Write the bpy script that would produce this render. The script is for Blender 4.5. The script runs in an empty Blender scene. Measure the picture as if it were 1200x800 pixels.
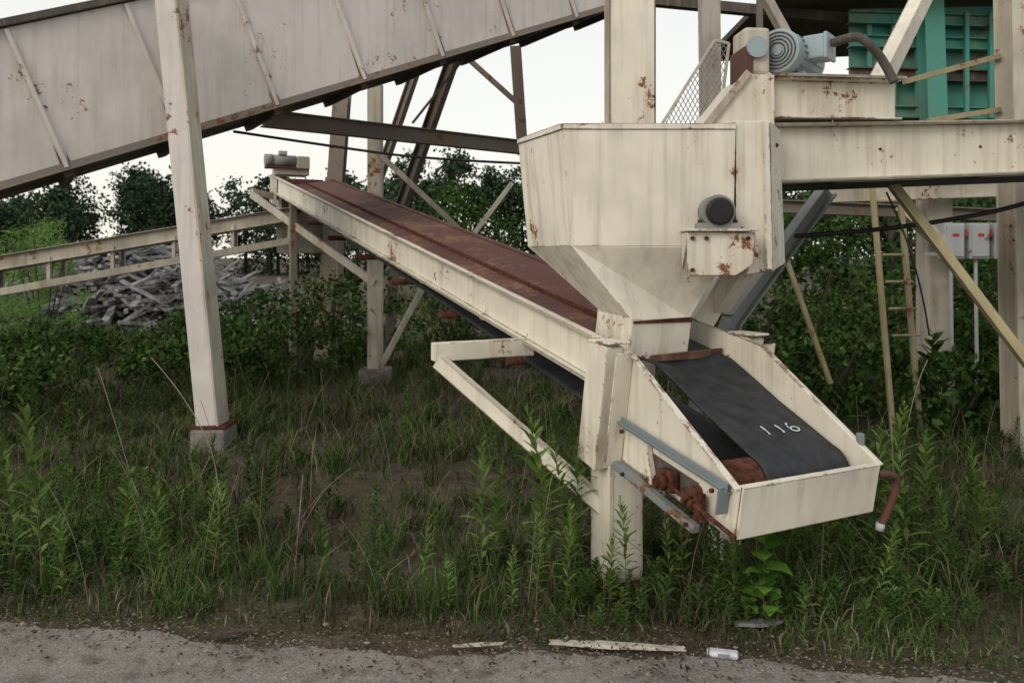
import bpy, math, random
import numpy as np
from mathutils import Vector
random.seed(11); rng=np.random.default_rng(11)
scene=bpy.context.scene
COL=scene.collection

# ---------------------------------------------------------------- materials
def newmat(name):
    m=bpy.data.materials.new(name); m.use_nodes=True
    nt=m.node_tree; nt.nodes.clear()
    return m,nt
class NB:
    def __init__(s,nt): s.nt=nt
    def n(s,t,**k):
        x=s.nt.nodes.new(t)
        for a,b in k.items(): setattr(x,a,b)
        return x
    def l(s,a,b): s.nt.links.new(a,b)
    def noise(s,vec,scale,detail=5,rough=.6):
        x=s.n('ShaderNodeTexNoise'); x.inputs['Scale'].default_value=scale
        x.inputs['Detail'].default_value=detail; x.inputs['Roughness'].default_value=rough
        s.l(vec,x.inputs['Vector']); return x.outputs['Fac']
    def ramp(s,fac,stops):
        r=s.n('ShaderNodeValToRGB'); e=r.color_ramp.elements
        while len(e)<len(stops): e.new(.5)
        for i,(p,c) in enumerate(stops):
            e[i].position=p
            e[i].color=(c,c,c,1) if isinstance(c,(int,float)) else (*c,1)
        s.l(fac,r.inputs['Fac']); return r.outputs['Color']
    def mix(s,fac,a,b,mode='MIX'):
        x=s.n('ShaderNodeMix',data_type='RGBA',blend_type=mode)
        for sock,v in ((x.inputs[0],fac),(x.inputs[6],a),(x.inputs[7],b)):
            if isinstance(v,(int,float)): sock.default_value=v
            elif isinstance(v,tuple): sock.default_value=(*v,1)
            else: s.l(v,sock)
        return x.outputs[2]
    def math(s,op,a,b=0.0):
        x=s.n('ShaderNodeMath',operation=op); x.use_clamp=True
        for sock,v in ((x.inputs[0],a),(x.inputs[1],b)):
            if isinstance(v,(int,float)): sock.default_value=v
            else: s.l(v,sock)
        return x.outputs[0]
    def scale(s,vec,v):
        x=s.n('ShaderNodeMapping'); x.inputs['Scale'].default_value=v
        s.l(vec,x.inputs['Vector']); return x.outputs[0]

def paint(name,base,dirt=.45,rust=.5,rough=.5,edge=0.0,rustcol=((.045,.016,.009),(.19,.075,.028)),dirtcol=(.16,.14,.11)):
    m,nt=newmat(name); b=NB(nt)
    g=b.n('ShaderNodeNewGeometry'); P=g.outputs['Position']
    big=b.noise(P,1.7,3,.65)
    st=b.noise(b.scale(P,(16,16,1.1)),1.0,3,.62)
    c=b.mix(b.math('MULTIPLY',b.ramp(big,[(.38,0),(.72,1)]),dirt),base,dirtcol)
    c=b.mix(b.math('MULTIPLY',b.ramp(st,[(.46,0),(.72,1)]),dirt*.8),c,dirtcol)
    rn=b.noise(P,11,4,.76); rn2=b.noise(P,2.3,1,.5)
    spot=b.ramp(b.math('ADD',b.math('MULTIPLY',rn,.65),b.math('MULTIPLY',rn2,.42)),[(.67-.05*rust,0),(.71-.05*rust,1)])
    mask=spot
    if edge>0:
        # wear along the arrises, from the per-vertex 'edge' attribute on the modelled edge strips
        at=b.n('ShaderNodeAttribute'); at.attribute_name='edge'
        en=b.ramp(b.math('ADD',b.math('MULTIPLY',rn,.6),b.math('MULTIPLY',rn2,.4)),[(.49,0),(.56,1)])
        mask=b.math('ADD',spot,b.math('MULTIPLY',b.math('MULTIPLY',b.ramp(at.outputs['Fac'],[(.42,0),(1.0,1)]),en),edge))
    rc=b.ramp(rn,[(.42,rustcol[0]),(.62,rustcol[1])])
    halo=b.ramp(b.math('ADD',b.math('MULTIPLY',st,.5),b.math('MULTIPLY',rn2,.55)),[(.54,0),(.68,1)])
    c=b.mix(b.math('MULTIPLY',halo,.45*min(rust,1)),c,(.34,.22,.11))
    c=b.mix(mask,c,rc)
    bs=b.n('ShaderNodeBsdfPrincipled'); b.l(c,bs.inputs['Base Color'])
    bs.inputs['Roughness'].default_value=rough
    bs.inputs['Specular IOR Level'].default_value=.3
    o=b.n('ShaderNodeOutputMaterial'); b.l(bs.outputs[0],o.inputs[0])
    return m
def simple(name,c1,c2,scale=8,rough=.8,bump=.3,spec=.3,dist=.01,detail=4):
    m,nt=newmat(name); b=NB(nt)
    g=b.n('ShaderNodeNewGeometry'); P=g.outputs['Position']
    c=b.ramp(b.noise(P,scale,detail,.65),[(.32,c1),(.68,c2)])
    bs=b.n('ShaderNodeBsdfPrincipled'); b.l(c,bs.inputs['Base Color'])
    bs.inputs['Roughness'].default_value=rough; bs.inputs['Specular IOR Level'].default_value=spec
    bu=b.n('ShaderNodeBump'); bu.inputs['Strength'].default_value=bump; bu.inputs['Distance'].default_value=dist
    b.l(b.noise(P,scale*4,2,.6),bu.inputs['Height']); b.l(bu.outputs[0],bs.inputs['Normal'])
    o=b.n('ShaderNodeOutputMaterial'); b.l(bs.outputs[0],o.inputs[0])
    return m
def leafmat(name,stops,trans=.35,patch=.5,brown=None):
    m,nt=newmat(name); b=NB(nt)
    g=b.n('ShaderNodeNewGeometry')
    c=b.ramp(g.outputs['Random Per Island'],stops)
    pn=b.noise(g.outputs['Position'],patch,1,.6)
    if brown:
        c=b.mix(b.ramp(pn,[(.34,.8),(.50,0)]),c,b.ramp(g.outputs['Random Per Island'],[(0,brown[0]),(1,brown[1])]))
    c=b.mix(1.0,c,b.ramp(pn,[(.35,.65),(.65,1.25)]),'MULTIPLY')
    d=b.n('ShaderNodeBsdfDiffuse'); b.l(c,d.inputs['Color'])
    o=b.n('ShaderNodeOutputMaterial')
    if trans>0:
        t=b.n('ShaderNodeBsdfTranslucent'); b.l(c,t.inputs[0])
        mx=b.n('ShaderNodeMixShader'); mx.inputs[0].default_value=trans
        b.l(d.outputs[0],mx.inputs[1]); b.l(t.outputs[0],mx.inputs[2]); b.l(mx.outputs[0],o.inputs[0])
    else: b.l(d.outputs[0],o.inputs[0])
    return m

M={}
M['cream']=paint('cream_paint',(.71,.665,.56),.28,.62,.5,edge=.8)
M['hopper']=paint('hopper_paint',(.73,.685,.59),.34,.58,.5,edge=.75)
M['creamdirty']=paint('cream_paint_weathered',(.53,.49,.41),.5,.8,.6)
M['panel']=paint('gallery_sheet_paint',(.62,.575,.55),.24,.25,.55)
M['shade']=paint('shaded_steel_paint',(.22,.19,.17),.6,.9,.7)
M['darksteel']=paint('dark_steel',(.06,.05,.045),.5,.6,.7)
M['redrust']=paint('rusted_red_steel',(.12,.048,.038),.6,1.0,.8,dirtcol=(.05,.030,.027),rustcol=((.05,.02,.015),(.14,.06,.038)))
M['rust']=simple('heavy_rust',(.035,.014,.010),(.13,.055,.035),28,.95,.8,.1,.004)
M['blue']=paint('blue_grey_paint',(.17,.22,.235),.45,.7,.5)
M['motor']=paint('motor_paint',(.30,.38,.42),.35,.4,.5)
M['teal']=paint('teal_paint',(.06,.29,.235),.4,.6,.6)
M['bluepost']=paint('grey_blue_paint',(.24,.265,.265),.5,.5,.6)
M['yellow']=paint('faded_yellow_paint',(.40,.345,.20),.5,.7,.6)
M['grey']=paint('electrical_grey_paint',(.42,.44,.45),.2,.2,.5)
M['redpl']=simple('red_plastic',(.45,.03,.02),(.5,.05,.03),5,.5,.1)
M['rubber']=simple('belt_rubber',(.012,.013,.016),(.034,.036,.041),14,.62,.35,.4,.004)
M['black']=simple('black_rubber',(.008,.008,.008),(.016,.016,.016),9,.5,.2)
M['chalk']=simple('white_marking_paint',(.45,.48,.52),(.70,.73,.75),60,.8,.3)
M['conc']=simple('pier_concrete',(.13,.12,.105),(.27,.25,.22),9,.9,.6)
M['wood']=simple('grey_weathered_wood',(.07,.068,.072),(.36,.35,.355),3.2,.9,.5)
M['stone']=simple('gravel_stone',(.13,.12,.105),(.34,.31,.28),40,.9,.5)
M['palewood']=simple('pale_splintered_wood',(.28,.25,.20),(.55,.50,.42),18,.9,.5)
M['bark']=simple('bark',(.035,.026,.02),(.09,.07,.055),9,.95,.8)
M['can']=simple('crushed_can',(.35,.37,.40),(.7,.72,.74),25,.35,.6,.6)
M['wire']=simple('galvanised_wire',(.14,.13,.12),(.26,.25,.24),30,.6,.2)
M['grass']=leafmat('grass_blades',[(0,(.034,.060,.017)),(.5,(.056,.094,.027)),(.78,(.082,.116,.040)),(.88,(.14,.12,.07)),(1,(.20,.17,.115))],0,.9,brown=((.075,.058,.040),(.21,.17,.12)))
M['weed']=leafmat('weed_leaves',[(0,(.070,.125,.026)),(.6,(.125,.205,.048)),(1,(.20,.28,.080))],.3,1.3)
M['weeddark']=leafmat('weed_leaves_dark',[(0,(.034,.070,.019)),(.7,(.062,.112,.031)),(1,(.10,.16,.046))],0,.9)
M['stem']=simple('weed_stem',(.07,.06,.025),(.14,.11,.05),12,.8,.2)
M['dry']=simple('dry_stem',(.17,.14,.10),(.30,.26,.20),12,.9,.2)
M['broad']=leafmat('broad_leaves',[(0,(.08,.19,.025)),(1,(.15,.31,.05))],.35,2)
M['tree']=leafmat('tree_leaves',[(0,(.024,.042,.026)),(.6,(.038,.064,.036)),(1,(.060,.092,.046))],0,.12)
M['bush']=leafmat('bush_leaves',[(0,(.024,.052,.014)),(.6,(.046,.092,.024)),(1,(.088,.150,.042))],0,.5)
M['willow']=leafmat('feathery_leaves',[(0,(.10,.20,.05)),(1,(.21,.33,.10))],.3,.6)
M['litter']=leafmat('leaf_litter',[(0,(.03,.022,.015)),(.6,(.08,.06,.04)),(1,(.18,.15,.11))],0,2)
def soil():
    m,nt=newmat('soil_ground'); b=NB(nt)
    g=b.n('ShaderNodeNewGeometry'); P=g.outputs['Position']
    c=b.ramp(b.noise(P,5,5,.74),[(.3,(.050,.038,.029)),(.55,(.095,.075,.057)),(.75,(.17,.14,.11))])
    gr=b.ramp(b.noise(P,.7,3,.6),[(.45,0),(.62,1)])
    c=b.mix(b.math('MULTIPLY',gr,.5),c,(.046,.060,.024))
    bs=b.n('ShaderNodeBsdfPrincipled'); b.l(c,bs.inputs['Base Color']); bs.inputs['Roughness'].default_value=.95
    bs.inputs['Specular IOR Level'].default_value=.1
    bu=b.n('ShaderNodeBump'); bu.inputs['Strength'].default_value=.9; bu.inputs['Distance'].default_value=.03
    b.l(b.noise(P,18,2,.7),bu.inputs['Height']); b.l(bu.outputs[0],bs.inputs['Normal'])
    o=b.n('ShaderNodeOutputMaterial'); b.l(bs.outputs[0],o.inputs[0]); return m
M['soil']=soil()
def roadm():
    m,nt=newmat('worn_road_surface'); b=NB(nt)
    g=b.n('ShaderNodeNewGeometry'); P=g.outputs['Position']
    v=b.n('ShaderNodeTexVoronoi'); v.inputs['Scale'].default_value=120; b.l(P,v.inputs['Vector'])
    agg=b.ramp(v.outputs['Color'],[(.0,(.11,.098,.085)),(.6,(.22,.20,.18)),(1,(.40,.37,.33))])
    c=b.mix(.5,agg,b.ramp(b.noise(P,2.4,5,.65),[(.3,(.14,.12,.105)),(.7,(.28,.255,.23))]))
    c=b.mix(b.ramp(b.noise(P,7,5,.7),[(.52,0),(.68,.75)]),c,(.075,.060,.047))
    bs=b.n('ShaderNodeBsdfPrincipled'); b.l(c,bs.inputs['Base Color']); bs.inputs['Roughness'].default_value=.9
    bs.inputs['Specular IOR Level'].default_value=.2
    bu=b.n('ShaderNodeBump'); bu.inputs['Strength'].default_value=.9; bu.inputs['Distance'].default_value=.008
    b.l(b.math('ADD',b.math('MULTIPLY',v.outputs['Distance'],.6),b.noise(P,9,3,.6)),bu.inputs['Height']); b.l(bu.outputs[0],bs.inputs['Normal'])
    o=b.n('ShaderNodeOutputMaterial'); b.l(bs.outputs[0],o.inputs[0]); return m
M['road']=roadm()

# ---------------------------------------------------------------- mesh helpers
import bmesh
def link(o,parent=None):
    COL.objects.link(o)
    if parent is not None: o.parent=parent
    return o
def empty(name):
    e=bpy.data.objects.new(name,None); e.empty_display_size=.2; return link(e)
EDGED={'cream','hopper'}
def pymesh(name,v,f,mat,parent=None,bevel=0,smooth=False):
    me=bpy.data.meshes.new(name); me.from_pydata([tuple(x) for x in v],[],f); me.validate()
    bm=bmesh.new(); bm.from_mesh(me); bmesh.ops.recalc_face_normals(bm,faces=bm.faces)
    if mat in EDGED and not smooth:
        lay=bm.verts.layers.float.new('edge')
        if bevel>0:
            es=[e for e in bm.edges if len(e.link_faces)==2 and e.calc_face_angle(0)>.5]
            try: bmesh.ops.bevel(bm,geom=es,offset=min(bevel,.004),segments=1,affect='EDGES',clamp_overlap=True)
            except Exception: pass
        for vv in bm.verts: vv[lay]=1.0
        faces=[x for x in bm.faces if x.calc_area()>.004 and len(x.verts)<=12]
        for fc in faces:
            bmesh.ops.inset_individual(bm,faces=[fc],thickness=.011,use_even_offset=True)
            for vv in fc.verts: vv[lay]=0.0
        bevel=0
    bm.to_mesh(me); bm.free()
    me.materials.append(M[mat]); 
    if smooth: me.polygons.foreach_set('use_smooth',[len(p.vertices)<=4 for p in me.polygons])
    o=bpy.data.objects.new(name,me); link(o,parent)
    if bevel>0:
        md=o.modifiers.new('b','BEVEL'); md.width=bevel; md.segments=2; md.limit_method='ANGLE'; md.angle_limit=.6
    return o
def rect(w,h): return [(-w/2,-h/2),(w/2,-h/2),(w/2,h/2),(-w/2,h/2)]
def ibeam(w,h,t=.012,f=.016):
    a,b=w/2,h/2; return [(-a,-b),(a,-b),(a,-b+f),(t/2,-b+f),(t/2,b-f),(a,b-f),(a,b),(-a,b),(-a,b-f),(-t/2,b-f),(-t/2,-b+f),(-a,-b+f)]
def chan(w,h,t=.010,sg=1):
    b=h/2; p=[(0,-b),(w,-b),(w,-b+t),(t,-b+t),(t,b-t),(w,b-t),(w,b),(0,b)]
    return [(sg*x,y) for x,y in p]
def angl(w,t=.008): return [(0,0),(w,0),(w,t),(t,t),(t,w),(0,w)]
def ext(name,prof,p0,p1,mat,parent,up=(0,0,1),bevel=.003):
    p0=Vector(p0);p1=Vector(p1); d=(p1-p0).normalized(); up=Vector(up)
    if abs(d.dot(up))>.98: up=Vector((0,1,0))
    s=d.cross(up).normalized(); u=s.cross(d)
    n=len(prof); v=[p0+s*a+u*b for a,b in prof]+[p1+s*a+u*b for a,b in prof]
    f=[list(range(n))[::-1],list(range(n,2*n))]+[[i,(i+1)%n,n+(i+1)%n,n+i] for i in range(n)]
    return pymesh(name,v,f,mat,parent,bevel)
def plate(name,pts,off,mat,parent,bevel=.002):
    off=Vector(off); n=len(pts); v=[Vector(p) for p in pts]; v=v+[p+off for p in v]
    f=[list(range(n))[::-1],list(range(n,2*n))]+[[i,(i+1)%n,n+(i+1)%n,n+i] for i in range(n)]
    return pymesh(name,v,f,mat,parent,bevel)
def cyl(name,p0,p1,r,mat,parent,seg=28,r2=None,bevel=0):
    p0=Vector(p0);p1=Vector(p1);d=(p1-p0).normalized(); up=Vector((0,0,1)) if abs(d.z)<.9 else Vector((1,0,0))
    s=d.cross(up).normalized();u=s.cross(d); r2=r if r2 is None else r2
    v=[];
    for p,rr in((p0,r),(p1,r2)):
        for i in range(seg):
            a=2*math.pi*i/seg; v.append(p+s*math.cos(a)*rr+u*math.sin(a)*rr)
    f=[list(range(seg))[::-1],list(range(seg,2*seg))]+[[i,(i+1)%seg,seg+(i+1)%seg,seg+i] for i in range(seg)]
    return pymesh(name,v,f,mat,parent,bevel,smooth=True)
def tube(name,pts,r,mat,parent,smooth=True):
    cu=bpy.data.curves.new(name,'CURVE'); cu.dimensions='3D'; cu.bevel_depth=r; cu.bevel_resolution=3 if r>.004 else 0; cu.use_fill_caps=True
    sp=cu.splines.new('NURBS' if smooth and len(pts)>2 else 'POLY'); sp.points.add(len(pts)-1)
    for i,p in enumerate(pts): sp.points[i].co=(*p,1)
    if sp.type=='NURBS': sp.use_endpoint_u=True; sp.order_u=3; sp.resolution_u=8
    cu.materials.append(M[mat]); o=bpy.data.objects.new(name,cu); return link(o,parent)
def box(name,c,size,mat,parent,yaw=0,bevel=.004):
    cx,cy,cz=c; a,b,h=size[0]/2,size[1]/2,size[2]/2; ca,sa=math.cos(yaw),math.sin(yaw)
    v=[(cx+x*a*ca-y*b*sa,cy+x*a*sa+y*b*ca,cz+z*h) for z in(-1,1) for x,y in((-1,-1),(1,-1),(1,1),(-1,1))]
    return pymesh(name,v,[[0,3,2,1],[4,5,6,7],[0,1,5,4],[1,2,6,5],[2,3,7,6],[3,0,4,7]],mat,parent,bevel)
def npmesh(name,V,polys,mats,parent=None,midx=None):
    me=bpy.data.meshes.new(name); V=np.asarray(V,dtype=np.float32)
    me.vertices.add(len(V)); me.vertices.foreach_set('co',V.ravel())
    L=np.concatenate([p.ravel() for p in polys]).astype(np.int32)
    tot=np.concatenate([np.full(len(p),p.shape[1]) for p in polys]).astype(np.int32)
    st=np.concatenate([[0],np.cumsum(tot)[:-1]]).astype(np.int32)
    me.loops.add(len(L)); me.loops.foreach_set('vertex_index',L)
    me.polygons.add(len(tot)); me.polygons.foreach_set('loop_start',st); me.polygons.foreach_set('loop_total',tot)
    for x in mats: me.materials.append(M[x])
    if midx is not None:
        me.polygons.foreach_set('material_index',np.concatenate([np.full(len(p),i) for p,i in zip(polys,midx)]).astype(np.int32))
    me.update(calc_edges=True)
    return link(bpy.data.objects.new(name,me),parent)

# ---------------------------------------------------------------- ground & road
def gz(x,y):
    k=np.clip((y-3.7)/1.5,0,1)
    return k*(.035*np.sin(x*1.7+y*.9)+.03*np.sin(x*.6-y*1.3+1)+.015*np.sin(x*4.1+y*3.3))
xs=np.concatenate([np.linspace(-400,-22,16)[:-1],np.linspace(-22,22,150),np.linspace(22,400,16)[1:]])
ys=np.concatenate([np.linspace(-60,1,8)[:-1],np.linspace(1,32,130),np.linspace(32,600,20)[1:]])
X,Y=np.meshgrid(xs,ys); near=((np.abs(X)<23)&(Y<33)&(Y>0))
Z=np.where(near,gz(X,Y),0.0); V=np.stack([X,Y,Z],-1).reshape(-1,3)
nx=len(xs); i=np.arange(len(ys)-1)[:,None]*nx+np.arange(nx-1)[None]
q=np.stack([i,i+1,i+1+nx,i+nx],-1).reshape(-1,4)
g=npmesh('ground',V,[q],['soil']); g.data.polygons.foreach_set('use_smooth',[True]*len(q))
EB=3.37
def road_edge(x): 
    return EB-.105*x+.05*math.sin(x*2.1)+.025*math.sin(x*7.3+1)+.012*math.sin(x*19)+.008*math.sin(x*43+2)
rx=np.linspace(-14,14,900); top=[(x,road_edge(x),.016) for x in rx]
v=[(x,-25,.016) for x in rx]+top+[(x,y+.02,-.02) for x,y,z in top]; n=len(rx)
pymesh('road',v,[[i,i+1,n+i+1,n+i] for i in range(n-1)]+[[n+i,n+i+1,2*n+i+1,2*n+i] for i in range(n-1)],'road')

# ---------------------------------------------------------------- inclined belt conveyor (main subject)
O=Vector((.929,3.21,.764)); Lv=Vector((-.4449,.8776,.1787)); Tv=Vector((.8919,.4522,0)); Nv=Vector((.0808,-.1594,.9839))
def F(s,t,n): return O+Lv*s+Tv*t+Nv*n
C1=empty('belt_conveyor')
W=.805; END=10.4
plate('tail_end_plate',[F(-.008,0,0),F(-.008,W,0),F(-.008,W,-.22),F(-.008,0,-.22)],Lv*.012,'cream',C1)
ext('tail_end_lip',rect(.03,.006),F(.006,0,.003),F(.006,W,.003),'cream',C1,up=Nv)
for nm,t0,sg in(('near_side_plate',0,-1),('far_side_plate',W,1)):
    e=1.12 if sg<0 else 1.75
    prof=[(0.004,0),(.62,.25),(.80,.325),(e,.325),(e,.09 if sg>0 else -.02),(1.0,-.02),(.80,-.22),(.004,-.22)]
    plate(nm,[F(s,t0,n) for s,n in prof],Tv*.010*sg,'cream',C1)
    fl=[(.004,0),(.62,.25),(.80,.325)]
    for a,b in zip(fl[:-1],fl[1:]):
        plate(nm+'_lip',[F(a[0],t0+.0105*sg,a[1]),F(b[0],t0+.0105*sg,b[1]),F(b[0],t0+.034*sg,b[1]),F(a[0],t0+.034*sg,a[1])],-Nv*.008,'cream',C1,.0015)
    ext(nm+'_stiffener',rect(.10,.17),F(.97,t0+.062*sg,-.30),F(.97,t0+.062*sg,.335),'cream',C1,up=Lv,bevel=.006)
    box(nm+'_stiffener_cap',F(.955,t0+.055*sg,.345),(.13,.19,.012),'cream',C1,yaw=.47)
    plate(nm+'_stiffener_flange',[F(.80,t0+.012*sg,.328),F(.80,t0+.11*sg,.328),F(.80,t0+.11*sg,-.24),F(.80,t0+.012*sg,-.24)],Lv*.01,'cream',C1)
ext('near_stringer',chan(.06,.24,.009,-1),F(1.10,0.0,.21),F(END,0.0,.21),'cream',C1,up=Nv)
ext('far_stringer',chan(.06,.24,.009,1),F(1.76,W,.21),F(END,W,.21),'redrust',C1,up=Nv)
plate('trough_lining',[F(1.45,.10,.205),F(END-.4,.10,.205),F(END-.4,W-.03,.315),F(1.45,W-.03,.315)],Nv*.006,'redrust',C1)
ext('lining_edge_bar',rect(.02,.03),F(1.45,.38,.268),F(END-.4,.38,.268),'rust',C1,up=Nv)
bt0,bt1=.27,.775
secs=[]
R=.118; pc=(.235,-.118)
for a in np.linspace(-math.pi/2,math.pi/2,22):
    secs.append((pc[0]-math.cos(a)*R,pc[1]+math.sin(a)*R,0.0))
secs=[(END-.2,-.02,0),(5,-.05,0),(1.5,-.13,0)]+secs
for s,n,k in [(.4,.042,0),(.6,.087,.05),(.8,.135,.2),(.97,.165,.4),(1.3,.17,.8),(2,.15,.6),(4,.15,.6),(7,.15,.6),(END-.8,.15,.5),(END-.2,.25,.1)]: secs.append((s,n,k))
v=[];NT=12
for s,n,k in secs:
    c0=bt0 if s<1.2 else .12; c1=bt1 if s<1.2 else .70
    for j in range(NT+1):
        f=j/NT; e=max(0,abs(f-.5)-.18)/.32
        v.append(F(s,c0+(c1-c0)*f,n+e*.09*k))
f=[[a*(NT+1)+j,a*(NT+1)+j+1,(a+1)*(NT+1)+j+1,(a+1)*(NT+1)+j] for a in range(len(secs)-1) for j in range(NT)]
belt=pymesh('belt',v,f,'rubber',C1,smooth=True); sd=belt.modifiers.new('s','SOLIDIFY'); sd.thickness=.010; sd.offset=0
cyl('tail_pulley',F(pc[0],.07,pc[1]),F(pc[0],.785,pc[1]),R-.008,'rust',C1,40)
cyl('tail_pulley_shaft',F(pc[0],-.09,pc[1]),F(pc[0],W+.06,pc[1]),.025,'rust',C1)
for s in np.arange(2.2,END-.5,1.2):
    cyl('return_idler',F(s,.03,-.13+.008*s-.03),F(s,W-.03,-.13+.008*s-.03),.03,'rust',C1,14)
    ext('cross_member',rect(.06,.05),F(s+.4,0.01,.06),F(s+.4,W-.01,.06),'creamdirty',C1,up=Nv)
def bn(s): return .001+.253*(s-.235)+.009
def stroke(pts,w=.011):
    vv=[];ff=[]
    P=[Vector(p) for p in pts]
    for i,p in enumerate(P):
        d=(P[min(i+1,len(P)-1)]-P[max(i-1,0)]).normalized(); nn=Vector((-d.y,d.x))*w/2*(1+.35*math.sin(i*2.3))
        for q in(p+nn,p-nn): vv.append(F(q.x,q.y,bn(q.x)))
    for i in range(len(P)-1): ff.append([2*i,2*i+1,2*i+3,2*i+2])
    pymesh('belt_number_stroke',vv,ff,'chalk',C1)
stroke([(.415,.483),(.395,.486),(.372,.489),(.352,.486)],.009)
stroke([(.41,.568),(.395,.576),(.372,.58),(.352,.578)],.010)
stroke([(.415,.652),(.408,.640),(.388,.632),(.362,.638),(.350,.658),(.354,.680),(.370,.687),(.383,.675),(.385,.655),(.376,.642)],.008)
plate('skirt_front_plate',[F(1.08,.17,.19),F(1.08,.56,.19),F(1.08,.56,.42),F(1.08,.17,.42)],Lv*.01,'hopper',C1)
plate('skirt_rust_edge',[F(1.077,.17,.395),F(1.077,.56,.39),F(1.077,.56,.42),F(1.077,.17,.41)],-Lv*.004,'rust',C1)
plate('skirt_near_plate',[F(1.09,.17,.20),F(1.42,.17,.20),F(1.42,.17,.40),F(1.09,.17,.42)],Tv*.008,'hopper',C1)
plate('skirt_far_plate',[F(1.09,.56,.19),F(1.42,.56,.20),F(1.42,.56,.40),F(1.09,.56,.42)],Tv*.008,'hopper',C1)
plate('rusty_wear_strip',[F(1.06,.30,.185),F(1.06,.79,.185),F(1.06,.79,.235),F(1.06,.30,.22)],Lv*.01,'redrust',C1)
# take-up unit on the near side
ext('takeup_rail',angl(.05,.007),F(.04,-.045,-.04),F(.80,-.045,-.04),'blue',C1,up=Nv)
plate('takeup_rail_top',[F(.05,-.012,-.012),F(.84,-.012,-.012),F(.84,-.07,-.012),F(.05,-.07,-.012)],-Nv*.007,'blue',C1)
ext('takeup_rail',rect(.04,.035),F(.18,-.05,-.262),F(.80,-.05,-.235),'blue',C1,up=Nv)
plate('takeup_end',[F(.05,-.012,-.02),F(.05,-.075,-.02),F(.05,-.075,-.13),F(.05,-.012,-.13)],Lv*.01,'blue',C1)
ext('takeup_strut',rect(.04,.03),F(.52,-.03,-.22),F(.60,-.03,-.06),'cream',C1,up=Tv)
plate('takeup_slot_shade',[F(.24,-.0115,-.085),F(.58,-.0115,-.085),F(.58,-.0115,-.175),F(.24,-.0115,-.175)],-Tv*.002,'darksteel',C1)  # thin dark sheet painting in the shade of an open slot; plate is solid
box('bearing_block',F(.40,-.045,-.14),(.05,.10,.10),'rust',C1,yaw=.47,bevel=.012)
cyl('bearing_cap',F(.40,-.07,-.14),F(.40,-.105,-.14),.034,'rust',C1)
cyl('bearing_boss',F(.40,-.10,-.14),F(.40,-.125,-.14),.018,'rust',C1)
cyl('takeup_screw',F(-.07,-.075,-.165),F(.40,-.07,-.14),.010,'rust',C1,14)
for s in(.185,.225): cyl('screw_nut',F(s,-.073,-.153),F(s+.022,-.073,-.152),.026,'rust',C1,6)
box('screw_bracket',F(.17,-.055,-.155),(.03,.05,.12),'rust',C1,yaw=.47)
for s,n in((.09,-.04),(.74,-.04),(.70,-.24),(.22,-.255)): cyl('bolt_head',F(s,-.07,n),F(s,-.085,n),.010,'rust',C1,6)
# legs & outrigger
def leg(nm,s,t,n=-.05,w=.2,mat='cream',prof=None):
    p=F(s,t,n); return ext(nm,prof or rect(w,w),(p.x,p.y,-.05),tuple(p),mat,C1,up=(-.446,.895,0),bevel=.01)
leg('near_leg',.98,.07,-.16,.195); leg('far_leg',.98,.80,-.2,.13)
pb=F(.98,.07,0); box('near_leg_base_plate',(pb.x,pb.y,.012+.03),(.32,.32,.02),'rust',C1,yaw=.47)
a=F(1.86,-.62,-.02); a.z=1.15; b_=Vector((F(1.86,.02,0).x,F(1.86,.02,0).y,1.15))
ext('outrigger_beam',rect(.07,.105),a,b_,'cream',C1,bevel=.004)
d0=a+Vector((.03,.0,-.05)); d1=Vector((pb.x-.02,pb.y-.02,.36))
ext('outrigger_brace',rect(.05,.085),d0,d1,'cream',C1,bevel=.004)
cyl('outrigger_pin',a+Vector((.05,.02,-.07)),a+Vector((.02,.14,-.09)),.03,'rust',C1)
ext('cross_brace',rect(.05,.06),(pb.x+.08,pb.y+.1,.42),F(1.0,.75,-.2),'creamdirty',C1)
for s in(9.4,):
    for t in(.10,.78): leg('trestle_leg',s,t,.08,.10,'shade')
# head end
cyl('head_pulley',F(END-.15,.08,.16),F(END-.15,.72,.16),.14,'rust',C1)
plate('head_side_plate',[F(END-.4,-.02,-.1),F(END+.15,-.02,-.1),F(END+.15,-.02,.33),F(END-.4,-.02,.33)],-Tv*.01,'creamdirty',C1)
plate('head_side_plate',[F(END-.4,W+.02,-.1),F(END+.15,W+.02,-.1),F(END+.15,W+.02,.33),F(END-.4,W+.02,.33)],Tv*.01,'creamdirty',C1)
box('head_chute',F(END+.05,.42,-.42),(.62,.42,.95),'creamdirty',C1,yaw=.47,bevel=.01)
box('head_chute_guard',F(END,.25,.38),(.5,.35,.10),'creamdirty',C1,yaw=.47)
cyl('head_motor',F(END-.1,-.05,.56),F(END-.1,.30,.56),.09,'bluepost',C1)
cyl('head_motor_cover',F(END-.1,-.16,.56),F(END-.1,-.05,.56),.096,'bluepost',C1)
box('head_gearbox',F(END-.1,.40,.54),(.2,.2,.2),'creamdirty',C1,yaw=.47,bevel=.02)
box('head_motor_base',F(END-.1,.15,.455),(.6,.2,.03),'redrust',C1,yaw=.47)
box('head_terminal_box',F(END-.1,.1,.68),(.12,.1,.06),'grey',C1,yaw=.47)
ext('head_side_arm',rect(.05,.10),(-3.89,11.9,2.62),(-1.86,10.80,1.33),'creamdirty',C1)
ext('head_side_bracket',rect(.06,.09),(-3.89,11.9,2.66),F(END-.1,.05,.0),'creamdirty',C1)
hk=[F(.0,W+.01,-.045),F(-.02,W+.06,-.04),F(-.02,W+.11,-.07),F(-.02,W+.115,-.13),F(-.02,W+.08,-.24),F(-.02,W+.05,-.30)]
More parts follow.
